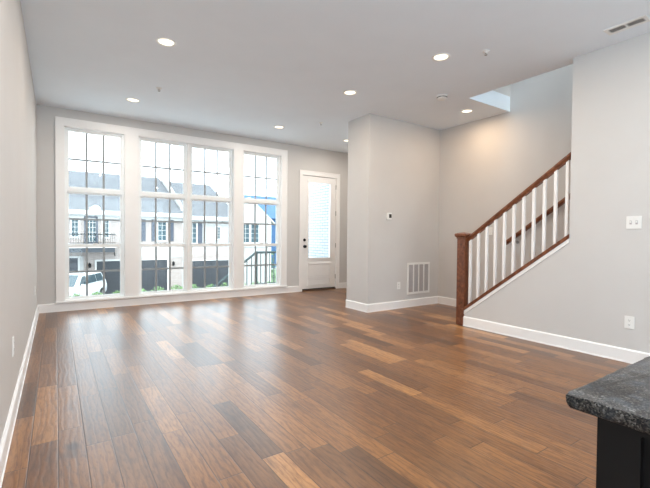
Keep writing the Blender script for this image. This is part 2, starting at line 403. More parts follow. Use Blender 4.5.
# ------------------------------------------------------------------ entry door
d = thing('door_1', None, None, (4.72, YW, 0), kind=S)
panel([4.212, 5.242], [0.0, 2.548], [(4.283, 5.166, -.1, 2.462)], 'Y', YW-.02, YW).build('door_casing', M['trim'], d)
panel([4.205, 5.249], [0.0, 2.556], [(4.222, 5.232, -.1, 2.538)], 'Y', YW-.028, YW-.0201).build('casing_bead', M['trim'], d)
panel([4.278, 5.164], [0.0, 2.468], [(4.290, 5.158, -.1, 2.456)], 'Y', YW-.003, YO).build('door_jamb', M['trim'], d)
LX0, LX1, LZ0, LZ1 = 4.445, 5.012, .70, 2.325
sl = panel([4.293, 5.155], [.045, 2.452], [(LX0, LX1, LZ0, LZ1)], 'Y', YW+.012, YW+.056).build('door_slab', M['trim'], d)
panel([LX0-.035, LX1+.035], [LZ0-.035, LZ1+.035], [(LX0+.004, LX1-.004, LZ0+.004, LZ1-.004)], 'Y', YW+.001, YW+.0125).build('lite_frame', M['trim'], d)
MB().box(LX0-.003, LX1+.003, YW+.03, YW+.036, LZ0-.003, LZ1+.003).build('glass_pane', M['glass'], d)
for z0, z1 in ((.10, .262), (.295, .585)):
    q = panel([4.425, 5.03], [z0, z1], [(4.443, 5.012, z0+.018, z1-.018)], 'Y', YW-.004, YW+.0125)
    MB().box(4.45, 5.005, YW+.004, YW+.0125, z0+.03, z1-.03, .006).build('raised_panel', M['trim'], d)
    q.build('panel_moulding', M['trim'], d)
MB().box(4.291, 5.157, YW-.02, YO+.03, .001, .028, .004).build('threshold', M['brown_trim'], d)
MB().box(4.293, 5.155, YW+.014, YW+.05, .028, .046).build('door_sweep', M['black_metal'], d)
kb = MB().lathe([(0, .062), (.022, .060), (.030, .050), (.031, .040), (.024, .030), (.012, .024), (.012, .008), (.033, .007), (.034, 0), (0, 0)], (4.352, YW+.012, .95), 'Y')
kb.build('door_knob', M['black_metal'], d, smooth=True)['label'] = 'round black door knob'
kb = MB().lathe([(0, .026), (.020, .025), (.022, .012), (.031, .010), (.032, 0), (0, 0)], (4.350, YW+.012, 1.088), 'Y')
kb.build('deadbolt', M['black_metal'], d, smooth=True)['label'] = 'round black deadbolt'
for z in (2.26, 1.68, .97, .28):
    MB().cyl((5.158, YW+.004, z-.05), (5.158, YW+.004, z+.05), .0075, 12).build('hinge', M['nickel'], d, smooth=True)

# ------------------------------------------------------------------ ceiling fixtures
def downlight(x, y, label, group='recessed ceiling lights', z=H, power=LAMP_W, col=LAMP_COL):
    t = thing('downlight', label, 'ceiling light', (x, y, z), 0, group)
    MB().lathe([(.070, -.0005), (.076, -.007), (.092, -.006), (.096, 0), (.096, .004), (.070, .004), (.070, -.0005)], (x, y, z)).build('trim_ring', M['plastic'], t, smooth=True)
    MB().lathe([(0, -.001), (.0702, -.001), (.0702, .003), (0, .003)], (x, y, z)).build('lens', M['lens'], t)
    l = bpy.data.lights.new('downlight_lamp', 'AREA'); l.shape = 'DISK'; l.size = .13; l.energy = power; l.color = col
    o = bpy.data.objects.new('downlight_lamp', l); COL.objects.link(o); o.parent = t; o.location = (0, 0, -.012)
    return t
downlight(.895, 4.104, 'bright recessed ceiling light highest in the photo on the left side')
downlight(.896, 6.125, 'recessed ceiling light above the leftmost window')
downlight(3.186, 4.127, 'recessed ceiling light in the ceiling centre near the pillar', col=(1.0, .82, .64))
downlight(3.195, 6.138, 'recessed ceiling light just above the rightmost window')
downlight(3.332, 2.769, 'recessed ceiling light between the smoke detector and the ceiling air register', col=(1.0, .80, .60))
downlight(5.065, 3.71, 'recessed ceiling light in the alcove beside the stair opening', power=LAMP_W*.64, col=(1.0, .72, .47))
downlight(4.736, 6.2, 'small recessed ceiling light in the entry partly hidden by the pillar', power=LAMP_W*1.0)
downlight(5.08, 2.75, 'unseen recessed fill light added in the upper ceiling of the stair shaft', z=6.0, power=30, col=(.72, .88, 1.0))  # added cool lamp, brightens the upper shaft wall
for x, y in ((.9, 2.1), (3.3, .7), (1.2, .1), (1.2, -2.2), (3.3, -2.2)):  # out-of-frame downlights added for more light in the room
    downlight(x, y, 'unseen recessed ceiling light added out of frame as fill')

# unseen pendants added over the island as fill for ceiling and near room
for y in (-.55, -1.45):
    t = thing('fill_pendant', 'unseen pendant added over the kitchen island as fill light', 'pendant lamp', (1.08, y, 2.05), 0, 'added fill pendants over the island')
    MB().lathe([(0, 0), (.06, 0), (.06, -.02), (0, -.02)], (1.08, y, H)).build('canopy', M['nickel'], t)
    MB().cyl((1.08, y, 2.2), (1.08, y, H-.02), .006, 8).build('cord', M['nickel'], t)
    MB().lathe([(0, .06), (.03, .055), (.03, 0), (0, 0)], (1.08, y, 2.145)).build('socket', M['nickel'], t)
    l = bpy.data.lights.new('fill_bulb', 'POINT'); l.shadow_soft_size = .14; l.energy = FILL_W; l.color = FILL_COL
    o = bpy.data.objects.new('fill_bulb', l); COL.objects.link(o); o.parent = t; o.location = (0, 0, -.06)

def sprinkler(x, y, label):
    t = thing('sprinkler_head', label, 'sprinkler', (x, y, H), 0, 'ceiling sprinkler heads')
    MB().lathe([(0, 0), (.034, 0), (.032, -.006), (.014, -.010), (.010, -.024), (0, -.024)], (x, y, H)).build('escutcheon', M['plastic'], t, smooth=True)
    b = MB(); b.box(x-.017, x+.017, y-.002, y+.002, H-.026, H-.022)
    for s_ in (-1, 1): b.cyl((x+s_*.015, y, H-.024), (x+s_*.004, y, H-.042), .0018, 8)
    b.build('frame_arms', M['nickel'], t)
    MB().lathe([(0, 0), (.014, 0), (.014, -.0015), (0, -.0015)], (x, y, H-.041)).build('deflector', M['nickel'], t)
sprinkler(3.594, 2.419, 'small white sprinkler head near the stair opening')
sprinkler(1.098, 5.43, 'tiny sprinkler head between the two left ceiling lights')
sprinkler(3.634, 5.485, 'tiny sprinkler head on the ceiling before the entry door')
t = thing('smoke_detector', 'round white smoke detector on the ceiling before the alcove', 'smoke detector', (4.261, 3.514, H))
MB().lathe([(0, 0), (.076, 0), (.076, -.012), (.068, -.016), (.062, -.038), (.046, -.048), (0, -.050)], (4.261, 3.514, H)).build('housing', M['plastic'], t, smooth=True)
MB().lathe([(.066, -.0165), (.0685, -.020), (.0655, -.028), (.063, -.0275)], (4.261, 3.514, H)).build('shadow_ring', M['darkslot'], t)  # dark ring put in for the shadow around the housing
# ceiling air register
t = thing('air_register', 'long white slotted air register in the ceiling by the right wall', 'air vent', (4.165, 1.43, H))
rx0, rx1, ry0, ry1 = 4.095, 4.235, 1.265, 1.575
ym = (ry0+ry1)/2
panel([rx0, rx1], [ry0, ry1], [(rx0+.03, rx1-.03, ry0+.025, ym-.006), (rx0+.03, rx1-.03, ym+.006, ry1-.025)], 'Z', H-.007, H).build('frame', M['plastic'], t)
MB().box(rx0+.028, rx1-.028, ry0+.022, ry1-.022, H-.0015, H).build('dark_backing', M['duct_dark'], t)
for y0_, y1_ in ((ry0+.025, ym-.006), (ym+.006, ry1-.025)):
    n_ = 9
    for i in range(n_):
        y = y0_+(i+.5)*(y1_-y0_)/n_
        MB().poly([(rx0+.03, y-.004, H-.006), (rx0+.03, y-.0025, H-.006), (rx0+.03, y+.003, H-.0016), (rx0+.03, y+.0015, H-.0016)], (rx1-rx0-.06, 0, 0)).build('louvre', M['plastic'], t)

# ------------------------------------------------------------------ wall devices
def plate(name, label, cat, c, n, w_, h_, kind_):
    """wall plate at c with outward normal n ('-X','+X','-Y')"""
    t = thing(name, label, cat, c)
    def bx(u0, u1, z0, z1, d0, d1, nm, mat, bev=0.0):
        x, y, z = c
        if n == '-X': b = (x-d1, x-d0, y+u0, y+u1)
        elif n == '+X': b = (x+d0, x+d1, y+u0, y+u1)
        else: b = (x+u0, x+u1, y-d1, y-d0)
        return MB().box(*b, z+z0, z+z1, bev).build(nm, mat, t)
    bx(-w_/2, w_/2, -h_/2, h_/2, 0, .006, 'cover_plate', M['plastic'], .0015)
    if kind_ == 'switch2':
        for u in (-.023, .023):
            bx(u-.009, u+.009, -.018, .018, .006, .0075, 'toggle_frame', M['duct'])
            bx(u-.0045, u+.0045, -.002, .012, .0075, .018, 'toggle', M['plastic'], .001)
    if kind_ == 'switch1':
        bx(-.017, .017, -.033, .033, .006, .009, 'rocker', M['plastic'], .001)
    if kind_ == 'outlet':
        for z in (-.021, .021):
            bx(-.016, .016, z-.014, z+.014, .006, .0085, 'receptacle', M['plastic'], .001)
            for u in (-.006, .006): bx(u-.0012, u+.0012, z-.004, z+.006, .0085, .0089, 'slot', M['darkslot'])
            bx(-.0025, .0025, z-.011, z-.006, .0085, .0089, 'slot', M['darkslot'])
    return t
plate('light_switch', 'white double toggle light switch on the right wall', 'light switch', (XR, 1.431, 1.325), '-X', .118, .118, 'switch2')
plate('wall_outlet', 'white wall outlet low on the right wall above the baseboard', 'outlet', (XR, 1.447, .382), '-X', .078, .118, 'outlet')
plate('wall_outlet', 'white wall outlet beside the return air grille', 'outlet', (4.627, YA, .375), '-Y', .075, .118, 'outlet')
plate('wall_outlet', 'thin white wall outlet low on the left wall', 'outlet', (XL, 3.187, .452), '+X', .075, .118, 'outlet')
plate('wall_outlet', 'small white outlet near the far end of the left wall', 'outlet', (XL, 6.35, .43), '+X', .075, .118, 'outlet')
plate('light_switch', 'white rocker switch on the stair wall seen through the balusters', 'light switch', (XS, 3.64, 1.275), '-X', .075, .118, 'switch1')
t = thing('thermostat', 'white thermostat with dark screen on the tan alcove wall', 'thermostat', (4.386, YA, 1.5))
MB().box(4.333, 4.440, YA-.022, YA, 1.445, 1.555, .004).build('housing', M['plastic'], t)
MB().box(4.378, 4.432, YA-.0235, YA-.0215, 1.472, 1.532).build('screen', M['darkslot'], t)
t = thing('return_air_grille', 'white return air grille with four slotted bays low on the alcove wall', 'air vent', (5.09, YA, .48))
gx0, gx1, gz0, gz1 = 4.822, 5.362, .212, .742
bays = []; bw = (gx1-gx0-.06-.022*3)/4
for i in range(4):
    a = gx0+.03+i*(bw+.022); bays.append((a, a+bw, gz0+.035, gz1-.035))
panel([gx0, gx1], [gz0, gz1], bays, 'Y', YA-.012, YA).build('frame', M['plastic'], t)
for a, b, z0, z1 in bays:
    bay = MB().box(a, b, YA-.0015, YA-.0005, z0, z1).build('bay_backing', M['duct'], t)
    n_ = 26; q = MB()
    for i in range(n_):
        z = z0+(i+.5)*(z1-z0)/n_
        q.poly([(a-.002, YA-.011, z-.005), (a-.002, YA-.0095, z-.005), (a-.002, YA-.002, z+.003), (a-.002, YA-.0035, z+.003)], (b-a+.004, 0, 0))
    q.build('louvres', plain('grille_louvre_paint', (.50, .47, .47), .5) if 'gl' not in M else M['gl'], bay); M['gl'] = bpy.data.materials['grille_louvre_paint']

# ------------------------------------------------------------------ staircase
t = thing('staircase', 'wooden stair flight rising behind the white knee wall', 'staircase', (5.1, 3.2, 0))
RISE, RUN = (H+.22)/17, .19265/.757
for i in range(17):
    y1 = 3.19-i*RUN; z1 = RISE*(i+1); xa = XR2+(.027 if z1 > H else .001)
    MB().box(xa, XS-.001, y1-RUN-.002, y1+.02, z1-.028, z1, .003).build('tread', M['rail_wood'], t)
    MB().box(xa, XS-.001, y1-.018, y1, max(.0, z1-RISE), z1-.028).build('riser', M['trim'], t)
st = thing('stair_railing', 'brown stair railing with white square balusters and box newel post', 'railing', (XR+.06, 3.3, 0))
NX0, NX1, NY0, NY1 = 4.476, 4.602, KY1+.002, KY1+.128
nw = MB(); nw.box(NX0, NX1, NY0, NY1, 0, 1.165, .006)
nw = nw.build('newel_post', M['rail_wood'], st)
c = MB(); cx, cy = (NX0+NX1)/2, (NY0+NY1)/2
c.box(cx-.070, cx+.070, cy-.070, cy+.070, 1.155, 1.175, .004)
t4 = bmesh.new()
ringsz = [(.074, 1.175), (.086, 1.190), (.088, 1.212), (.080, 1.222), (.04, 1.236), (.0, 1.243)]
prev = None
for r_, z_ in ringsz:
    if r_ > 0: cur = [t4.verts.new((cx+sx*r_, cy+sy*r_, z_)) for sx, sy in ((-1, -1), (1, -1), (1, 1), (-1, 1))]
    else: cur = [t4.verts.new((cx, cy, z_))]
    if prev is None: t4.faces.new(cur)
    else:
        for i in range(4):
            if len(cur) == 4: t4.faces.new([prev[i], prev[(i+1) % 4], cur[(i+1) % 4], cur[i]])
            else: t4.faces.new([prev[i], prev[(i+1) % 4], cur[0]])
    prev = cur
bmesh.ops.recalc_face_normals(t4, faces=t4.faces); c.merge(t4)
c.build('newel_cap', M['rail_wood'], nw)
railz = lambda y: 1.192+(3.25-y)*.727
XC = 4.534
rp = [(-.030, 0), (-.030, -.022), (-.018, -.045), (-.018, -.060), (.018, -.060), (.018, -.045), (.030, -.022), (.030, 0), (.018, .012), (-.018, .012)]
y0_, y1_ = YR, NY0+.001
MB().poly([(XC+a, y1_, railz(y1_)+b-.012) for a, b in rp], (0, y0_-y1_, railz(y0_)-railz(y1_))).build('top_rail', M['rail_wood'], st)
# cap over the knee wall and the vertical end board
MB().poly([(XR-.016, y1_, capz(y1_)-.044), (XR-.016, y1_, capz(y1_)), (XR2+.014, y1_, capz(y1_)), (XR2+.014, y1_, capz(y1_)-.044)],
          (0, y0_-y1_, capz(y0_)-capz(y1_))).build('knee_cap', M['rail_wood'], st)
MB().poly([(XR-.009, y1_-.002, capz(y1_)-.090), (XR-.009, y1_-.002, capz(y1_)-.045)]
          + [(XR-.0005, y1_-.002, capz(y1_)-.045), (XR-.0005, y1_-.002, capz(y1_)-.090)], (0, y0_-y1_+.002, capz(y0_)-capz(y1_))).build('cap_moulding', M['trim'], st)
MB().box(XR-.016, XR+.001, KY1-.004, KY1+.03, 0.0, capz(KY1)-.02).build('end_board', M['rail_wood'], st)
for i in range(11):
    y = 3.232-i*.1185; hw = .0145
    bz = lambda yy: capz(yy)-.001
    tz = lambda yy: railz(yy)-.071
    MB().poly([(XC-hw, y-hw, bz(y-hw)), (XC-hw, y+hw, bz(y+hw)), (XC-hw, y+hw, tz(y+hw)), (XC-hw, y-hw, tz(y-hw))], (2*hw, 0, 0)).build('baluster', M['trim'], st)
# wall handrail
hr = thing('wall_handrail', 'brown wooden handrail mounted on the wall behind the balusters', 'handrail', (5.53, 3.33, 0))
hz = lambda y: 1.10+(3.33-y)*.715
b = MB(); prof = [(-.025, .028), (-.033, 0), (-.024, -.034), (.024, -.034), (.033, 0), (.025, .028)]
b.poly([(5.53+a, 3.335, hz(3.335)+q) for a, q in prof], (0, -3.2, hz(.135)-hz(3.335)))
b.build('rail', M['rail_wood'], hr)
for y in (3.2, 2.2, 1.2, .4):
    k_ = MB(); k_.cyl((XS-.001, y, hz(y)-.085), (XS-.008, y, hz(y)-.085), .022, 16)
    k_.cyl((XS-.006, y, hz(y)-.085), (5.53, y, hz(y)-.06), .006, 10); k_.cyl((5.53, y, hz(y)-.063), (5.53, y, hz(y)-.024), .006, 10)
    k_.build('bracket', M['nickel'], hr)

# ------------------------------------------------------------------ kitchen island
t = thing('island_cabinet', 'black painted kitchen island base under the granite countertop', 'cabinet', (1.3, -.8, 0))
CX0, CX1, CY0, CY1 = .750, 1.72, -1.9, .284
MB().box(CX0+.012, CX1-.012, CY0+.012, CY1-.012, .09, .8925).build('body', M['cab'], t)
MB().box(CX0+.06, CX1-.06, CY0+.06, CY1-.06, 0, .09).build('toe_kick', M['cab'], t)
ys = [CY0+.0001, CY1-.0001]; hs = []
n_ = 3; sw = .06; L = (CY1-CY0-sw)/n_
for i in range(n_):
    a = CY0+sw+i*L; hs.append((a, a+L-sw, .17, .862))
panel([CY0, CY1], [.092, .8925], hs, 'X', CX0, CX0+.0125).build('side_panel', M['cab'], t)
for a, b_, c_, d_ in hs:
    MB().box(CX0+.004, CX0+.0125, a+.012, b_-.012, c_+.012, d_-.012, .003).build('inset_panel', M['cab'], t)
panel([CX0+.0126, CX1], [.092, .8925], [(CX0+.07, 1.2, .17, .862), (1.26, CX1-.07, .17, .862)], 'Y', CY1-.0125, CY1).build('end_panel', M['cab'], t)
# countertop with a chiselled edge
tb = bmesh.new()
KX0, KX1, KY0, KYt = .692, 1.80, -1.95, .309
def outline(n=260):
    pts = []
    r = .005
    P = [(KX0+r, KY0), (KX1-r, KY0), (KX1, KY0+r), (KX1, KYt-r), (KX1-r, KYt), (KX0+r, KYt), (KX0+.004, KYt-.004), (KX0, KYt-r), (KX0, KY0+r), (KX0+.004, KY0+.004)]
    per = 0; seg = []
    for a, b2 in zip(P, P[1:]+P[:1]):
        l_ = math.dist(a, b2); k_ = max(1, int(l_/.012))
        for i in range(k_): pts.append((a[0]+(b2[0]-a[0])*i/k_, a[1]+(b2[1]-a[1])*i/k_))
    return pts
pts = outline(); lv = [(.893, -.002), (.896, .0), (.901, .0004), (.906, .0), (.911, .0004), (.9142, .0), (.915, -.0015)]
cxx, cyy = (KX0+KX1)/2, (KY0+KYt)/2; prev = None; rings = []
for z, o_ in lv:
    ring = []
    for x, y in pts:
        dx, dy = (-1 if x < KX0+.02 else 1 if x > KX1-.02 else 0), (-1 if y < KY0+.02 else 1 if y > KYt-.02 else 0)
        j = random.uniform(-.0018, .0018) if .893 < z < .9149 else 0
        ring.append(tb.verts.new((x+dx*(o_+j), y+dy*(o_+j), z+random.uniform(-.0004, .0004)*(z < .914 and z > .893))))
    rings.append(ring)
for A, B in zip(rings, rings[1:]):
    for i in range(len(A)):
        j = (i+1) % len(A); tb.faces.new([A[i], A[j], B[j], B[i]])
tb.faces.new(rings[0]); tb.faces.new(rings[-1]); bmesh.ops.recalc_face_normals(tb, faces=tb.faces)
mt = MB(); mt.merge(tb)
tag(mt.build('island_countertop', M['granite'], smooth=True), 'speckled dark grey granite countertop corner with rough chiselled edge', 'countertop')

# ------------------------------------------------------------------ outside: ground, porch
GZ = -2.6
MB().box(-60, 90, YO+.01, 110, GZ-.3, GZ).build('ground', M['asphalt'], kind=S)
MB().box(-9, 14.2, 23.2, 28.0, GZ, GZ+.02).build('driveway', M['concrete'], kind=S)
MB().box(-14, 22, YO+.02, 19.0, GZ, GZ+.03).build('bounce_ground', M['bounce'], kind=S)  # unseen pale ground added to bounce sky light onto the ceiling
MB().box(14.2, 40, 20, 39, GZ, GZ+.05).build('lawn', M['grass'], kind=S)
MB().box(-12, 22, 19.6, 21.0, GZ, GZ+.03).build('sidewalk', M['concrete'], kind=S)
# porch landing and steps going down to the left
pz = -.10
p = thing('porch', 'concrete porch landing with steps outside the entry door', 'porch', (4.6, 7.85, pz))
MB().box(3.78, 5.35, YO+.02, 8.42, pz-.2, pz).build('landing', M['concrete'], p)
MB().box(3.80, 5.33, YO+.05, 8.38, GZ, pz-.2).build('foundation', M['brick'], p)
stp = MB(); n_ = 12
prof = [(3.78, pz-.02)]
x, z = 3.78, pz-.19
while z > GZ+.05:
    prof += [(x, z), (x-.255, z)]; x -= .255; z -= .19
prof += [(x, GZ), (3.78, GZ)]
stp.poly([(a, 7.45, b2) for a, b2 in prof], (0, .93, 0)); stp.build('steps', M['concrete'], p)
q = thing('porch_railing', 'dark metal porch railing sloping down beyond the rightmost window', 'railing', (4.3, 8.36, pz))
RY = 8.352; top = .785; sl_ = .745
def bar(a, b2, w_, nm):
    a, b2 = Vector(a), Vector(b2); m_ = MB(); m_.cyl(a, b2, w_*.7071, 4); return m_.build(nm, M['rail_ext'], q)
bar((3.779, RY, top), (5.05, RY, top), .038, 'top_rail'); bar((3.779, RY, .06), (5.05, RY, .06), .025, 'bottom_rail')
xe = 1.45
bar((3.779, RY, top), (xe, RY, top-(3.779-xe)*sl_), .038, 'top_rail'); bar((3.779, RY, .06), (xe, RY, .06-(3.779-xe)*sl_), .025, 'bottom_rail')
def post(x, w_, zt, zb, nm): MB().box(x-w_/2, x+w_/2, RY-w_/2, RY+w_/2, zb, zt).build(nm, M['rail_ext'], q)
post(3.785, .05, top+.01, pz, 'rail_post'); post(5.04, .05, top+.01, pz, 'rail_post')
post(xe+.02, .05, top-(3.779-xe)*sl_+.03, GZ, 'rail_post')
for i in range(1, 15):
    x = 3.785+i*.113
    if x < 5.0: post(x, .016, top, .06, 'baluster')
for i in range(1, 20):
    x = 3.785-i*.113
    if x > xe+.06: post(x, .016, top-(3.779-x)*sl_, .06-(3.779-x)*sl_, 'baluster')
tag(MB().box(5.36, 5.6, YO+.02, 9.6, GZ, 6.5).build('brick_wall', M['porch_brick']), 'white painted brick side wall of the porch seen through the entry door glass', 'wall')

# ------------------------------------------------------------------ outside: townhouses
FY = 28.0
def ext_window(root, x0, x1, z0, z1, y=FY, cols=2, shut=()):
    fr = .09
    w_ = panel([x0-fr, x1+fr], [z0-fr, z1+fr], [(x0, x1, z0, z1)], 'Y', y-.06, y+.0).build('window', M['white_ext'], root)
    MB().box(x0, x1, y-.025, y-.005, z0, z1).build('pane', M['ext_glass'], w_)
    zm = (z0+z1)/2; cells = []
    cw = (x1-x0)/cols
    for i in range(cols):
        for a, b2 in ((z0, (z0+zm)/2), ((z0+zm)/2, zm), (zm, (zm+z1)/2), ((zm+z1)/2, z1)):
            g = .012; cells.append((x0+cw*i+g, x0+cw*(i+1)-g, a+g, b2-g))
    panel([x0, x1], [z0, z1], cells, 'Y', y-.045, y-.026).build('muntins', M['white_ext'], w_)
    for s0, s1 in shut: MB().box(s0, s1, y-.05, y-.0, z0-.03, z1+.03, .008).build('shutter', M['shutter'], root)
def garage(root, x0, x1, z1, y=FY):
    g = panel([x0, x1], [GZ+.02, z1], [], 'Y', y-.03, y).build('garage_door', M['garage'], root)
    rows = 4; cols = max(2, round((x1-x0)/.6))
    rh = (z1-GZ-.02)/rows; cw = (x1-x0)/cols
    cells = [(x0+i*cw+.06, x0+(i+1)*cw-.06, GZ+.02+j*rh+.05, GZ+.02+(j+1)*rh-.05) for i in range(cols) for j in range(rows-1)]
    lites = [(x0+i*cw+.06, x0+(i+1)*cw-.06, z1-rh+.07, z1-.07) for i in range(cols)]
    panel([x0, x1], [GZ+.02, z1], cells+lites, 'Y', y-.045, y-.0301).build('door_panelling', M['garage'], g)
    panel([x0-.1, x1+.1], [GZ+.02, z1+.1], [(x0, x1, GZ-1, z1)], 'Y', y-.07, y).build('garage_trim', M['white_ext'], root)
def sconce(root, x, z, y=FY):
    s_ = MB(); s_.cyl((x, y-.01, z-.05), (x, y-.10, z+.08), .02, 8); s_.lathe([(0, .16), (.10, .05), (.085, .03), (.07, -.14), (0, -.16)], (x, y-.12, z), seg=8)
    s_.build('wall_lantern', M['black_metal'], root)
def gable_roof(root, x0, x1, yf, zf, yr, zr, mat='shingle', th=.18, over=.35):
    """ridge along X; front eave (yf,zf), ridge (yr,zr)"""
    k_ = (zr-zf)/(yr-yf); yfo, zfo = yf-over, zf-over*k_; yb = 2*yr-yf+over; 
    r_ = MB().poly([(x0, yfo, zfo), (x0, yr, zr), (x0, yb, zfo), (x0, yb, zfo-th), (x0, yr, zr-th), (x0, yfo, zfo-th)], (x1-x0, 0, 0)).build('roof', M[mat], root)
    MB().box(x0, x1, yfo-.12, yfo+.02, zfo-.24, zfo+.02).build('gutter', M['white_ext'], root)
    MB().box(x0, x1, yf-.04, yf+.0, zfo-.5, zfo-.18).build('frieze_board', M['white_ext'], root)
    return r_
# townhouse with balcony and double garage
A = thing('townhouse', 'pale brick townhouse with balcony and dark garage opposite the left windows', 'townhouse', (1, FY, GZ), group='townhouses across the street')
panel([-8.0, 7.15], [GZ, 2.62], [], 'Y', FY, FY+.3).build('front_wall', M['brick'], A)
MB().box(-8.0, 7.15, FY+.301, 40.5, GZ, 2.55).build('rear_walls', M['siding'], A)
MB().poly([(6.75, FY+.3, 2.55), (6.75, 35.4, 5.7), (6.75, 40.5, 2.55)], (.39, 0, 0)).build('gable_wall', M['siding'], A)
gable_roof(A, -8.3, 7.15, FY, 2.75, 35.4, 5.95)
ext_window(A, .76, 1.09, 1.02, 2.17); ext_window(A, 2.40, 2.71, 1.0, 2.13)
dr = panel([1.40, 2.12], [.58, 2.27], [(1.50, 2.02, .72, 2.17)], 'Y', FY-.06, FY).build('balcony_door', M['shutter'], A)
MB().box(1.5, 2.02, FY-.02, FY-.01, .72, 2.17).build('pane', M['ext_glass'], dr)
panel([1.5, 2.02], [.72, 2.17], [(1.5+.173*i+.015, 1.5+.173*(i+1)-.015, .72+.29*j+.015, .72+.29*(j+1)-.015) for i in range(3) for j in range(5)], 'Y', FY-.045, FY-.021).build('muntins', M['white_ext'], dr)
ext_window(A, 5.60, 6.11, .79, 2.15, shut=((5.20, 5.50), (6.27, 6.60)))
ext_window(A, 3.9, 4.35, .79, 2.15, shut=((4.50, 4.84), (3.45, 3.78)))
bl = MB().box(-3.0, 3.0, FY-1.1, FY-.001, .36, .60).build('balcony_slab', M['white_ext'], A)
MB().box(-2.95, 2.95, FY-1.0, FY-.001, .10, .359).build('balcony_beam', M['darkdoor'], A)
by = FY-1.05
rl = MB().box(-3.0, 2.98, by-.025, by+.025, 1.14, 1.20).build('balcony_rail', M['black_metal'], A)
MB().box(-3.0, 2.98, by-.02, by+.02, .64, .67).build('bottom_rail', M['black_metal'], rl)
for i in range(32):
    x = 2.94-i*.125
    MB().box(x-.009, x+.009, by-.009, by+.009, .6, 1.14).build('picket', M['black_metal'], rl)
MB().box(2.92, 2.98, by, FY, 1.14, 1.20).build('side_rail', M['black_metal'], rl)
MB().box(.56, 1.07, FY-.04, FY, -1.6, -.26).build('ground_window', M['darkdoor'], A)
panel([.46, 1.17], [-1.7, -.16], [(.56, 1.07, -1.6, -.26)], 'Y', FY-.07, FY).build('window_trim', M['white_ext'], A)
MB().box(1.18, 1.36, FY-.05, FY, GZ, -.16).build('pilaster', M['siding'], A)
garage(A, 2.05, 6.18, -.50)
MB().box(3.40, 7.15, FY-.06, FY, .50, .58).build('belt_course', M['concrete'], A)
MB().box(3.40, 7.15, FY-.03, FY-.0, -.36, .49).build('siding_band', M['siding'], A)
sconce(A, 1.674, -.72); sconce(A, 6.57, -.76)
MB().cyl((2.97, FY-.1, .3), (3.05, FY-.12, -.2), .03, 8).build('downspout', M['black_metal'], A)
# middle townhouse, set back gable beside it
B = thing('townhouse', 'white townhouse with shuttered window and dark garage in the middle of the row', 'townhouse', (9.2, FY, GZ), group='townhouses across the street')
panel([7.152, 11.3], [GZ, 2.5], [], 'Y', FY, FY+.3).build('front_wall', M['siding'], B)
MB().box(7.152, 11.3, FY+.301, 40, GZ, 2.45).build('rear_walls', M['siding'], B)
gable_roof(B, 7.21, 11.29, FY+.02, 2.62, 35.0, 5.65)
ext_window(B, 7.60, 8.12, .62, 2.01, shut=((8.22, 8.54),))
ext_window(B, 9.52, 9.82, .92, 1.76)
garage(B, 7.45, 11.1, -.64)
MB().box(7.152, 11.25, FY-.04, FY, -.54, -.15).build('brick_band', M['brick'], B)
MB().box(7.152, 11.25, FY-.06, FY, .42, .5).build('belt_course', M['concrete'], B)
MB().poly([(7.22, 28.6, 3.3), (7.22, 28.6, 2.6), (8.1, 28.6, 2.6)], (0, .8, 0)).build('dormer', M['white_ext'], B)
MB().poly([(7.215, 28.8, 3.4), (7.215, 34.9, 6.3), (7.215, 34.9, 5.3), (7.215, 28.8, 2.7)], (.12, 0, 0)).build('parapet', M['white_ext'], B)
# gable fronted white townhouse
C_ = thing('townhouse', 'white gable fronted townhouse seen through the rightmost window', 'townhouse', (12.2, FY, GZ), group='townhouses across the street')
panel([11.302, 13.88], [GZ, 2.3], [], 'Y', FY-.1, FY+.3).build('front_wall', M['siding'], C_)
MB().box(11.302, 13.88, FY+.301, 40, GZ, 2.25).build('rear_walls', M['siding'], C_)
MB().poly([(10.25, FY-.1, 2.3), (12.1, FY-.1, 3.95), (13.95, FY-.1, 2.3)], (0, .4, 0)).build('gable_wall', M['siding'], C_)
MB().poly([(12.1, FY-.14, 3.96), (14.2, FY-.14, 2.09), (14.2, FY-.14, 2.20), (12.1, FY-.14, 4.07), (10.0, FY-.14, 2.20), (10.0, FY-.14, 2.09)], (0, 7.0, 0)).build('roof', M['white_ext'], C_)
ext_window(C_, 11.45, 12.05, .65, 2.02, y=FY-.1); ext_window(C_, 12.2, 12.82, .65, 2.02, y=FY-.1)
MB().box(13.62, 13.88, FY-.16, FY-.1, GZ, 2.2).build('corner_board', M['white_ext'], C_)
MB().box(11.302, 13.88, FY-.16, FY-.1, .3, .42).build('belt_course', M['concrete'], C_)
# blue house behind
D = thing('house', 'blue sided house behind the white gabled townhouse', 'house', (20, 44, GZ))
MB().box(18.6, 29, 42, 50, GZ, 3.2).build('walls', M['blue'], D)
MB().poly([(18.4, 41.6, 3.2), (18.4, 46, 6.2), (18.4, 50.4, 3.2)], (10.8, 0, 0)).build('roof', M['blue'], D)

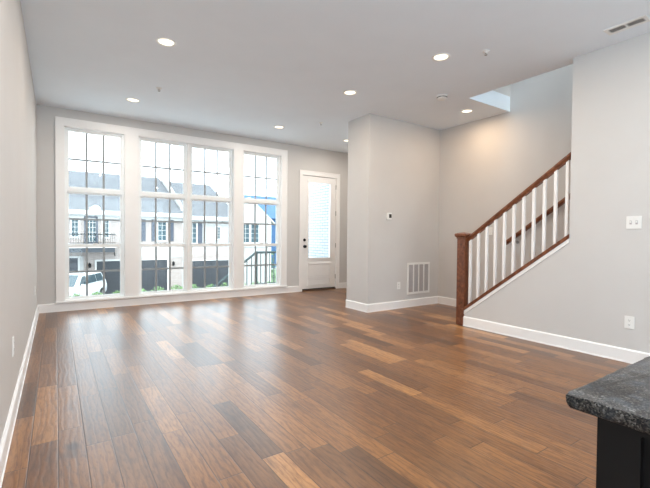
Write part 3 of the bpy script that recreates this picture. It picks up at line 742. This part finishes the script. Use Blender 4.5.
# ------------------------------------------------------------------ shrubs
def foliage(cx_, cy_, z0, rx_, ry_, h_, n, ls):
    m_ = MB(); bm = m_.bm
    for _ in range(n):
        while True:
            a = Vector((random.uniform(-1, 1), random.uniform(-1, 1), random.uniform(0, 1)))
            if a.x*a.x+a.y*a.y+a.z**6 < 1: break
        q = Vector((cx_+a.x*rx_, cy_+a.y*ry_, z0+a.z*h_))
        d1 = Vector((random.gauss(0, 1), random.gauss(0, 1), random.gauss(0, 1))).normalized(); d2 = d1.orthogonal().normalized()
        l_ = ls*random.uniform(.6, 1.3)
        bm.faces.new([bm.verts.new(q-d1*l_), bm.verts.new(q+d2*l_*.45), bm.verts.new(q+d1*l_), bm.verts.new(q-d2*l_*.45)])
    return m_
def shrub(x, y, s_, label, group='low green shrubs along the driveways', mat='leaf', n=420, h=None):
    h = h or 1.0*s_
    t_ = thing('shrub', label, 'shrub', (x, y, GZ), 0, group)
    foliage(x, y, GZ+.08, .40*s_, .36*s_, h, n, .075*s_).build('foliage', M[mat], t_)
    k_ = MB()
    for i in range(5):
        a = i*1.257; k_.cyl((x, y, GZ), (x+.2*s_*math.cos(a), y+.2*s_*math.sin(a), GZ+h*.7), .012, 6, .006)
    k_.build('stems', M['bark'], t_)
x = -.2
while x < 11.5:
    shrub(x, 22.1+random.uniform(-.1, .1), random.uniform(.88, 1.05), 'low leafy green shrub in the planting strip before the garages')
    x += random.uniform(.90, .96)
for i, (x, s_) in enumerate(((15.2, 2.1), (17.3, 2.4), (19.4, 2.1))):
    shrub(x, 31.5, s_, ['tall pale green bush left of the others behind the porch railing', 'tall pale green bush in the middle behind the porch railing', 'tall pale green bush furthest right behind the porch railing'][i],
          'tall bushes beside the blue house', n=500, h=[2.6, 3.0, 2.7][i])

# ------------------------------------------------------------------ parked car
def car(cx_, cy_, rz):
    t_ = thing('car', 'white car parked before the garage seen low in the leftmost window', 'car', (cx_, cy_, GZ), rz)
    def put(m_, nm, mat, par=None, smooth=True):
        o = bpy.data.objects.new(nm, None)
        bpy.data.objects.remove(o)
        me = bpy.data.meshes.new(nm)
        if smooth:
            for f in m_.bm.faces: f.smooth = True
        m_.bm.to_mesh(me); m_.bm.free(); me.materials.append(mat)
        if smooth: me.set_sharp_from_angle(angle=R(40))
        o = bpy.data.objects.new(nm, me); COL.objects.link(o); o.parent = par or t_; return o
    # lower body: sections along x (front at +x)
    secs = [(-2.30, .45, .95, .74), (-2.22, .32, 1.06, .86), (-1.5, .24, 1.08, .92), (-.3, .22, 1.06, .93), (.85, .22, 1.05, .93), (1.35, .24, 1.0, .92), (2.0, .30, .90, .86), (2.25, .38, .80, .76), (2.32, .45, .66, .66)]
    def loft(secs_, prof):
        m_ = MB(); bm = m_.bm; rings = []
        for s_ in secs_: rings.append([bm.verts.new(p_) for p_ in prof(*s_)])
        for a, b2 in zip(rings, rings[1:]):
            for i in range(len(a)): bm.faces.new([a[i], a[(i+1) % len(a)], b2[(i+1) % len(a)], b2[i]])
        bm.faces.new(rings[0]); bm.faces.new(rings[-1]); bmesh.ops.recalc_face_normals(bm, faces=bm.faces); return m_
    def pr(x, zb, zt, w_):
        return [(x, -w_*.9, zb), (x, -w_, zb+.12), (x, -w_, (zb+zt)/2+.1), (x, -w_*.93, zt-.04), (x, -w_*.82, zt), (x, w_*.82, zt), (x, w_*.93, zt-.04), (x, w_, (zb+zt)/2+.1), (x, w_, zb+.12), (x, w_*.9, zb)]
    put(loft(secs, pr), 'body', M['carpaint'])
    cab = [(-2.12, 1.0, 1.10, .80), (-1.85, 1.0, 1.60, .68), (-1.2, 1.0, 1.68, .66), (-.1, 1.0, 1.70, .66), (.45, 1.0, 1.60, .66), (1.25, 1.0, 1.04, .80)]
    def pc(x, zb, zt, w_):
        return [(x, -.84, zb), (x, -w_-.02, zt-.10 if zt > 1.2 else zt-.01), (x, -w_+.06, zt), (x, w_-.06, zt), (x, w_+.02, zt-.10 if zt > 1.2 else zt-.01), (x, .84, zb)]
    put(loft(cab, pc), 'cabin', M['carpaint'])
    ws = MB(); ws.poly([(1.22, -.70, 1.075), (1.22, .70, 1.075), (.50, .58, 1.585), (.50, -.58, 1.585)], (.02, 0, .02)); put(ws, 'windshield', M['carglass'], smooth=False)
    ws = MB(); ws.poly([(-2.12, -.66, 1.16), (-2.12, .66, 1.16), (-1.90, .56, 1.54), (-1.90, -.56, 1.54)], (-.02, 0, .01)); put(ws, 'rear_window', M['carglass'], smooth=False)
    for s_ in (-1, 1):
        for xa, xb, xc, xd in ((.95, .12, .12, .42), (.03, -.95, -.95, .03), (-1.04, -1.85, -1.72, -1.04)):
            g = MB(); yb_, yt_ = .832*s_, .70*s_
            g.poly([(xa, yb_, 1.10), (xb, yb_, 1.10), (xc, yt_, 1.52), (xd, yt_, 1.52)], (0, .02*s_, .004)); put(g, 'side_window', M['carglass'], smooth=False)
        for x in (-1.42, 1.42):
            wh = MB(); wh.cyl((x, .74*s_, .34), (x, .95*s_, .34), .34, 24); wo = put(wh, 'wheel', M['tyre'])
            hb = MB(); hb.cyl((x, .94*s_, .34), (x, .965*s_, .34), .2, 20); put(hb, 'hub', M['nickel'], wo)
        hl = MB(); hl.box(2.16, 2.29, .48*s_-.16, .48*s_+.16, .60, .74, .03); put(hl, 'headlight', M['nickel'])
        mi = MB(); mi.box(.78, .95, .90*s_-.10*(s_ < 0), .90*s_+.10*(s_ > 0), 1.02, 1.16, .03); put(mi, 'side_mirror', M['carpaint'])
    gr = MB(); gr.box(2.24, 2.33, -.35, .35, .52, .64, .02); put(gr, 'grille', M['black_metal'])
    return t_
car(.70, 25.3, R(-118))
